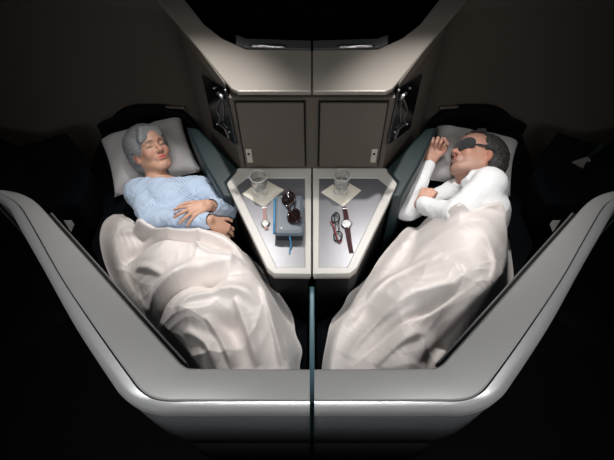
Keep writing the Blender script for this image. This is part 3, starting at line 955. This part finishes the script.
def ribbon(name, pts, ws, width, th, m, parent=None, closed=False):
    """flat strip of rectangular section; ws = width direction per point"""
    vs, fs = [], []; n = len(pts)
    for i, p in enumerate(pts):
        a = pts[max(i - 1, 0)]; b = pts[min(i + 1, n - 1)]
        t = (b - a).normalized(); w_ = ws[i] - t * ws[i].dot(t); w_.normalize(); nn = t.cross(w_)
        wd = width[i] if isinstance(width, (list, tuple)) else width
        for (x, y) in ((-1, -1), (1, -1), (1, 1), (-1, 1)):
            vs.append(p + w_ * x * wd / 2 + nn * y * th / 2)
    for i in range(n - 1):
        for k in range(4): fs.append((i * 4 + k, i * 4 + (k + 1) % 4, (i + 1) * 4 + (k + 1) % 4, (i + 1) * 4 + k))
    fs.append((0, 1, 2, 3)); fs.append(tuple(range((n - 1) * 4, n * 4)))
    return pyd(name, vs, fs, m, parent)

WT, wi = woman()
MT, mi_ = man()

# ------------------------------------------------------------------ blankets
def blanket(rows, caps, folds, label, seed, extra):
    NU, NV = 150, 190
    # boundary splines
    Ls = catmull([P(*r[0]) for r in rows], 12); Ms = catmull([P(*r[1]) for r in rows], 12); Rs = catmull([P(*r[2]) for r in rows], 12)
    def samp(c, t):
        x = t * (len(c) - 1); i = min(int(x), len(c) - 2); return c[i].lerp(c[i + 1], x - i)
    XY = np.zeros((NV + 1, NU + 1, 2)); 
    for j in range(NV + 1):
        v = j / NV
        l, m_, r = samp(Ls, v), samp(Ms, v), samp(Rs, v)
        for i in range(NU + 1):
            u = i / NU
            a, b, c = (u - .5) * (u - 1) * 2, -4 * u * (u - 1), 2 * u * (u - .5)
            XY[j, i] = ((l * a + m_ * b + r * c)[:2])
    X, Y = XY[..., 0], XY[..., 1]
    U, V = np.meshgrid(np.linspace(0, 1, NU + 1), np.linspace(0, 1, NV + 1))
    # wavy outline
    X = X + .007 * np.sin(V * 19 + seed + 2.5 * np.sin(V * 7 + seed)) * (np.exp(-U / .08) + np.exp(-(1 - U) / .08))
    # rounded corners at the hem
    cx_ = XY[:, NU // 2, 0][:, None]; k_ = np.clip(1 - V / .10, 0, 1) ** 2.5
    X = X + (cx_ - X) * k_ * .16
    # stay inside the suite wall
    lim = np.interp(Y, SHY, SHX)
    X = np.where(np.abs(X) > lim - .03, np.sign(X) * (lim - .03 - .004 * np.sin(V * 60)), X)
    H = np.full(X.shape, .0)
    ks = .03
    def sm(a, b, k=.05):
        h = np.maximum(k - np.abs(a - b), 0) / k
        return np.maximum(a, b) + h * h * k * .25
    base = BZ + .035
    H = np.full(X.shape, base)
    for a, b, ra, rb in caps:
        ax, ay = a[0], a[1]; bx, by = b[0] - ax, b[1] - ay
        t = np.clip(((X - ax) * bx + (Y - ay) * by) / (bx * bx + by * by), 0, 1)
        d = np.hypot(X - ax - t * bx, Y - ay - t * by)
        r = ra + (rb - ra) * t
        zc = a[2] + (b[2] - a[2]) * t
        # tent profile: dome over the limb then straight slope to the bed
        q = d / (r * 1.9)
        top = zc + r
        h = base + (top - base) * np.clip(1 - q ** 2, 0, 1) ** 1.1
        h = np.where(q < 1, h, base)
        H = sm(H, h)
    for (px, py, z, rad, amp) in extra:
        c = P(px, py, z); d = np.hypot(X - c.x, Y - c.y)
        H = H + amp * np.exp(-(d / rad) ** 2)
    # folds
    for poly, wd, hh in folds:
        pl = catmull([P(a, b, .62) for a, b in poly], 6)
        best = np.full(X.shape, 9.0); sgn = np.zeros(X.shape); tt = np.zeros(X.shape)
        for i in range(len(pl) - 1):
            a, b = pl[i], pl[i + 1]; bx, by = b.x - a.x, b.y - a.y
            t = np.clip(((X - a.x) * bx + (Y - a.y) * by) / (bx * bx + by * by + 1e-12), 0, 1)
            dx, dy = X - a.x - t * bx, Y - a.y - t * by
            d = np.hypot(dx, dy); m_ = d < best
            best = np.where(m_, d, best); sgn = np.where(m_, np.sign(bx * dy - by * dx), sgn); tt = np.where(m_, (i + t) / (len(pl) - 1), tt)
        en = np.clip(np.sin(np.pi * np.clip(tt, .02, .98)) * 1.6, 0, 1)
        sd = best * sgn
        # asymmetric: gentle on one side, steep on the other
        g_ = np.where(sd > 0, np.exp(-(sd / wd) ** 2), np.exp(-(sd / (wd * .45)) ** 2))
        H = H + (1.35 if X.mean() < 0 else 1.0) * hh * g_ * en
    # soft wrinkles
    def wav(sc, ang, ph, amp):
        c, s_ = math.cos(ang), math.sin(ang)
        a = X * c + Y * s_; b = -X * s_ + Y * c
        q = a * sc + 1.8 * np.sin(b * sc * .35 + ph) + .9 * np.sin(b * sc * .8 + a * sc * .3 + ph * 2)
        env = .5 + .5 * np.sin(b * sc * .22 + a * sc * .31 + ph * 3)
        return amp * env * (1 - np.abs(np.sin(q)) ** .7 * 1.0)
    s0 = -1 if X.mean() < 0 else 1
    H = H + wav(15, .5 * s0, seed, .020 if s0 < 0 else .013) + wav(27, -.6 * s0, seed + 2, .007) + wav(50, 1.1, seed + 5, .004) + wav(85, .2 * s0, seed + 7, .002)
    # edges roll down to the bed; the hem at the top is a soft roll
    e = np.minimum(smooth01(U / .13), smooth01((1 - U) / .13))
    ev = smooth01(V / .03)
    H = (BZ + .014) + (H - BZ - .014) * (.10 + .90 * e ** .8)
    H = H - .02 * (1 - ev)
    vs = [(X[j, i], Y[j, i], H[j, i]) for j in range(NV + 1) for i in range(NU + 1)]
    W_ = NU + 1
    fs = [(j * W_ + i, j * W_ + i + 1, (j + 1) * W_ + i + 1, (j + 1) * W_ + i) for j in range(NV) for i in range(NU)]
    me = bpy.data.meshes.new('duvet'); me.from_pydata(vs, [], fs)
    # normals up
    bm = bmesh.new(); bm.from_mesh(me); bmesh.ops.recalc_face_normals(bm, faces=bm.faces)
    if sum(f_.normal.z for f_ in bm.faces) < 0: bmesh.ops.reverse_faces(bm, faces=bm.faces)
    bm.to_mesh(me); bm.free()
    o = link('duvet', me, M['blanket'], None, True)
    so = o.modifiers.new('thickness', 'SOLIDIFY'); so.thickness = .012; so.offset = -1
    o['label'] = label; o['category'] = 'duvet'; o['group'] = 'cream duvets'
    return o

rows_w = [((108, 208, .50), (162, 222, .70), (236, 234, .58)),
          ((98, 236, .49), (175, 250, .70), (256, 256, .54)),
          ((108, 275, .48), (190, 282, .68), (275, 286, .50)),
          ((140, 320, .47), (212, 312, .62), (290, 312, .48)),
          ((168, 352, .47), (235, 340, .58), (299, 340, .47)),
          ((195, 380, .47), (250, 372, .55), (302, 372, .47)),
          ((215, 398, .47), (262, 396, .50), (304, 396, .47))]
folds_w = [([(112, 226), (140, 226), (175, 238), (215, 244), (250, 262)], .035, .022),
           ([(118, 256), (130, 246), (155, 240), (190, 246), (225, 256), (252, 272)], .022, -.024),
           ([(140, 308), (168, 291), (200, 277), (240, 268)], .05, .040),
           ([(148, 318), (172, 300), (203, 288), (244, 280)], .020, -.022),
           ([(178, 318), (205, 305), (235, 300), (262, 310)], .030, .024),
           ([(208, 322), (222, 342), (232, 366)], .024, .022),
           ([(236, 304), (246, 330), (256, 364)], .024, .024),
           ([(262, 290), (273, 325), (282, 364)], .022, .022),
           ([(196, 250), (215, 262), (248, 268)], .022, .014),
           ([(130, 262), (150, 270), (168, 282)], .022, .014),
           ([(185, 335), (205, 345), (215, 364)], .020, .016)]
blanket(rows_w, wi['caps'], folds_w, 'cream duvet with long folds covering the silver haired woman', 1.0, [(215, 262, .6, .16, .025), (122, 236, .6, .12, .04)])

rows_m = [((410, 216, .54), (462, 207, .76), (510, 206, .62)),
          ((390, 244, .50), (452, 240, .78), (516, 238, .54)),
          ((368, 274, .48), (436, 272, .76), (513, 278, .48)),
          ((344, 302, .47), (413, 302, .68), (494, 316, .47)),
          ((330, 328, .47), (392, 330, .60), (470, 346, .47)),
          ((321, 360, .47), (376, 364, .55), (446, 374, .47)),
          ((319, 396, .47), (370, 396, .50), (428, 396, .47))]
folds_m = [([(420, 232), (450, 228), (485, 222), (505, 232)], .03, .018),
           ([(400, 262), (430, 246), (465, 240), (500, 250)], .05, .022),
           ([(345, 318), (372, 290), (405, 266), (440, 262)], .035, .026),
           ([(345, 352), (375, 322), (412, 304), (450, 296)], .035, .030),
           ([(352, 362), (385, 336), (420, 318), (468, 296)], .022, -.022),
           ([(415, 362), (436, 338), (460, 318), (490, 292)], .030, .022),
           ([(375, 364), (398, 346), (425, 334)], .024, .018),
           ([(470, 250), (485, 272), (480, 300)], .03, .018),
           ([(440, 268), (455, 285), (452, 305)], .022, -.014)]
blanket(rows_m, mi_['caps'], folds_m, 'cream duvet mounded over the man in the eye mask', 3.0, [(470, 255, .65, .16, .03), (452, 222, .72, .10, .02)])

hw, hm = wi['hc'], mi_['hc']
pillow([P(100, 139, .50), P(181, 117, .50), P(202, 170, .50), P(114, 196, .50)], BZ + .028, .085, (hw[0] - .01, hw[1], .055, .10), 'grey white pillow under the silver haired woman', 1)
pillow([P(437, 125, .50), P(519, 141, .50), P(511, 195, .50), P(424, 178, .50)], BZ + .028, .085, (hm[0], hm[1], .05, .10), 'grey white pillow under the man with the eye mask', 2)

# ------------------------------------------------------------------ things on the tables
def napkin(px, label):
    q = [P(a, b, TZ) for a, b in px]
    o = prism('napkin', q, TZ - .004, TZ - .0025, M['napkin'])
    # scalloped paper is too fine to see; a thin second ply is enough
    o['label'] = label; o['category'] = 'napkin'; o['group'] = 'cocktail napkins'
napkin([(242, 193.5), (263.5, 207), (284, 189.5), (263, 178)], 'square paper napkin under the left tumbler')
napkin([(321, 192), (343, 206), (361.5, 190), (341.5, 178)], 'square paper napkin under the right tumbler')
def tumbler(cx, cy, label):
    c = P(cx, cy, TZ - .0025)
    T = thing('tumbler', c, label, 'glass', 'water tumblers')
    prof = [(.001, 0), (.030, 0), (.033, .003), (.0345, .02), (.038, .106), (.0375, .108), (.0365, .106), (.0325, .022), (.030, .016), (.001, .015)]
    o = lathe('glass_wall', prof, c, M['glass'], T, 48)
    lathe('lip', [(.0362, .1062), (.0380, .1062), (.0384, .108), (.0372, .1095), (.0360, .108)], c, M['glass_edge_glint'], T, 48)  # bright rim highlight put in as a pale ring
    lathe('foot_ring', [(.024, .0005), (.0332, .0005), (.0342, .004), (.033, .008), (.0285, .006)], c, M['glass_edge_glint'], T, 48)  # bright base highlight put in as a pale ring
    lathe('water', [(.001, .0155), (.0295, .0165), (.0322, .0225), (.0341, .062), (.001, .062)], c, M['water'], T, 48)
    return T
tumbler(260.5, 192, 'clear water tumbler standing on the left napkin, behind the blush watch')
tumbler(341, 191, 'clear water tumbler standing on the right napkin, above the spectacles')

S0 = TZ - .004
def watch(px_face, r, strap_m, up, dn, label, curl):
    c = P(*px_face, S0)
    T = thing('wristwatch', c, label, 'watch')
    lathe('case', [(.001, .002), (r, .002), (r * 1.05, .004), (r * 1.05, .008), (r * .9, .0095), (.001, .0095)], c, M['steel'], T, 32)
    lathe('dial', [(.001, .0090), (r * .86, .0090), (r * .86, .0102), (.001, .0102)], c, M['white'], T, 32)
    d = (P(*up[-1], S0) - c); d.z = 0; d.normalize(); e = Vector((d.y, -d.x, 0))
    for an, ln in ((.9, .55), (-1.4, .7)):
        v = d * math.cos(an) + e * math.sin(an); w_ = Vector((-v.y, v.x, 0))
        box_on('hand', c + Vector((0, 0, .0103)) - w_ * .0005, v * r * ln, w_ * .001, Vector((0, 0, .0004)), M['ink'], T)
    lathe('crown', [(.0005, 0), (.002, .001), (.002, .003), (.0005, .004)], c + e * r * 1.12 + Vector((0, 0, .003)), M['steel'], T, 10)
    for k, ps in enumerate((up, dn)):
        pts = [c + Vector((0, 0, .005))] + [P(a, b, S0) for a, b in ps]
        z = curl[k]
        pts = [Vector((p.x, p.y, S0 + .0035 + z[i])) for i, p in enumerate(pts)]
        pts = catmull(pts, 5)
        n = len(pts)
        wd = [r * 1.05 * (1 - .25 * i / n) for i in range(n)]
        st = ribbon('strap', pts, [e] * n, wd, .0026, strap_m, T)
        if k == 0:
            q = pts[int(n * .7)]
            b_ = ribbon('buckle', [q + Vector((0, 0, .0015)), q + d * .006 + Vector((0, 0, .0015))], [e, e], r * 1.1, .0022, M['steel'], T)
watch((265.4, 224.2), .0175, M['pinkstrap'], [(265, 217), (264.5, 210), (264, 207.5)], [(266, 227.5), (267, 230)], 'small white faced wristwatch with blush strap beside the blue pouch', ((.003, .004, .002, 0), (.003, .002, 0)))
watch((346.5, 224.8), .0215, M['maroon'], [(346, 217), (345, 211), (344.6, 207.5)], [(348, 233), (349.5, 243), (351.5, 253)], 'large white faced wristwatch with maroon strap right of the spectacles', ((.003, .004, .002, 0), (.003, .004, .001, 0)))

# pouch
def pouch():
    tz = S0 + .055
    a, b, c, d = P(275.5, 195.5, tz), P(302, 195.5, tz), P(303.5, 234, tz), P(274.5, 234, tz)
    T = thing('pouch', (a + c) / 2 - Vector((0, 0, .055)), 'blue grey zipped amenity pouch under the sunglasses on the left table', 'pouch')
    T['_o'] = tuple(T.location)
    ctr = (a + b + c + d) / 4
    def ringpts(sc, z, n=8, rad=.22):
        q = [ctr + (p - ctr) * sc for p in (a, b, c, d)]
        out = []
        for i in range(4):
            p0, p1, p2 = q[i - 1], q[i], q[(i + 1) % 4]
            A1 = p1.lerp(p0, rad * .5); B1 = p1.lerp(p2, rad * .5)
            for k in range(n):
                t = k / (n - 1)
                w_ = A1 * (1 - t) ** 2 + p1 * 2 * t * (1 - t) + B1 * t * t
                out.append(Vector((w_.x, w_.y, z)))
        return out
    def stack(name, lst, m, smooth=True):
        rings = [ringpts(s_, z) for s_, z in lst]; k = len(rings[0]); vs = [v for r in rings for v in r]; fs = []
        for i in range(len(rings) - 1):
            for j in range(k): fs.append((i * k + j, i * k + (j + 1) % k, (i + 1) * k + (j + 1) % k, (i + 1) * k + j))
        fs.append(tuple(range(k))); fs.append(tuple(range((len(rings) - 1) * k, len(rings) * k)))
        return pyd(name, vs, fs, m, T, False)
    o = stack('body', [(.90, S0), (.98, S0 + .006), (1.0, S0 + .020), (.99, S0 + .046)], M['pouch_dark'])
    o = stack('lid', [(1.0, S0 + .0462), (1.01, S0 + .049), (.985, tz - .001), (.93, tz + .001), (.5, tz + .0015)], M['pouch'])
    r = ringpts(1.015, S0 + .048)
    tube_mesh('piping', r, .0022, M['pouch'], T, closed=True, seg=8)
    e0, e1 = a.lerp(ctr, -.02), d.lerp(ctr, -.02)
    zt = Vector((-.002, 0, -.004))
    tube_mesh('zip_tape', [e0.lerp(e1, t) + zt for t in (.08, .3, .6, .97)], .0042, M['blue'], T, seg=8)
    r = ringpts(.86, tz + .0018)
    tube_mesh('seam', r, .0009, M['pouch_dark'], T, closed=True, seg=6)
    p0 = P(290, 238, S0 + .036)
    pts = catmull([P(290, 235.5, S0 + .040), P(290, 238.5, S0 + .038), P(291, 243, S0 + .022), P(290, 249, S0 + .006), P(289.5, 254, S0 + .003)], 6)
    z = tube_mesh('zip_pull', pts, .0030, M['blue'], T, seg=8, squash=.6)
    z['label'] = 'blue cord zip pull'
    # small white bird-like mark
    q = P(281.5, 228, tz + .0015)
    vs = [q + Vector((x_, y_, 0)) for x_, y_ in ((-.005, .004), (-.001, -.004), (.006, .005), (.001, .001), (-.001, .001))]
    vs = vs + [v + Vector((0, 0, .0008)) for v in vs]
    k = 5
    mk = pyd('mark', vs, [tuple(range(k)), tuple(range(k, 2 * k))] + [(i, (i + 1) % k, k + (i + 1) % k, k + i) for i in range(k)], M['white'], T)
    mk['label'] = 'small white logo mark'
    return tz + .0018
ptz = pouch()

def eyewear(name, label, top_px, bot_px, z0, frame_m, lens_m, lw, lh, tilt, open_, arm_m, dark):
    """glasses resting upside-lens; axis from top_px to bot_px; lenses face up and to the right"""
    a, b = P(*top_px, z0), P(*bot_px, z0)
    ax = (b - a).normalized(); mid = (a + b) / 2
    side_ = Vector((-ax.y, ax.x, 0));
    if side_.x < 0: side_ = -side_
    T = thing(name, mid, label, 'glasses')
    up = Vector((0, 0, 1))
    # lens plane: spanned by ax and hh (lens height direction)
    hh = (side_ * math.cos(tilt) + up * math.sin(tilt)).normalized()
    nn = ax.cross(hh).normalized()
    if nn.z < 0: nn = -nn
    half = (b - a).length / 2
    cs_ = [mid - ax * half * .52, mid + ax * half * .52]
    lift = up * (lh * .5 * math.sin(tilt) + .003)
    for c in cs_:
        ring_ = []
        for k in range(28):
            t = 2 * math.pi * k / 28
            x_ = math.copysign(abs(math.cos(t)) ** .8, math.cos(t)) * lw / 2
            y_ = math.copysign(abs(math.sin(t)) ** .8, math.sin(t)) * lh / 2 * (1 + .08 * math.cos(t))
            ring_.append(c + lift + ax * x_ + hh * y_)
        rm = tube_mesh('rim', ring_, (.0042 if dark else .0029), frame_m, T, closed=True, seg=8)
        k = 28
        vs = [c + lift + (p - c - lift) * .97 - nn * .0006 for p in ring_] + [c + lift + (p - c - lift) * .97 + nn * .0008 for p in ring_]
        pyd('lens', vs, [tuple(range(k)), tuple(range(k, 2 * k))] + [(i, (i + 1) % k, k + (i + 1) % k, k + i) for i in range(k)], lens_m, T)
    br = [cs_[0] + lift + ax * lw * .47 + hh * lh * .2, mid + lift + hh * lh * .33 + nn * .002, cs_[1] + lift - ax * lw * .47 + hh * lh * .2]
    tube_mesh('bridge', catmull(br, 5), .0026 if dark else .0018, frame_m, T)
    # folded arms behind the lenses
    for q, (c, sg) in enumerate(((cs_[0], -1), (cs_[1], 1))):
        h0 = c + lift + ax * sg * lw * .52 + hh * lh * .32
        back = -side_
        if open_:
            p1 = h0 + back * .012 - up * .002
            e1 = p1 - ax * sg * .080 + back * (.006 + .008 * q); e2 = e1 - ax * sg * .025 + back * .01 
        else:
            p1 = h0 + back * .010
            e1 = p1 - ax * sg * .075 + back * (.012 + .006 * q); e2 = e1 - ax * sg * .024 + back * .010
        zz = z0 + .0035 + .005 * q
        pts = [h0, Vector((p1.x, p1.y, max(zz, h0.z - .004))), Vector((e1.x, e1.y, zz)), Vector((e2.x, e2.y, zz))]
        tube_mesh('temple', catmull(pts, 6), .0042 if dark else .0024, arm_m if q else frame_m, T, seg=8)
eyewear('sunglasses', 'tortoiseshell sunglasses with dark lenses lying on the blue grey pouch', (286, 192), (297, 226), ptz, M['tortoise'], M['darklens'], .066, .056, .30, False, M['tortoise'], True)
eyewear('spectacles', 'dark framed spectacles with clear lenses lying left of the maroon strapped watch', (334.5, 211), (339, 246), S0, M['ink'], M['lens'], .046, .036, .35, True, M['redarm'], False)

for o in list(bpy.data.objects):
    if '_o' in o: del o['_o']
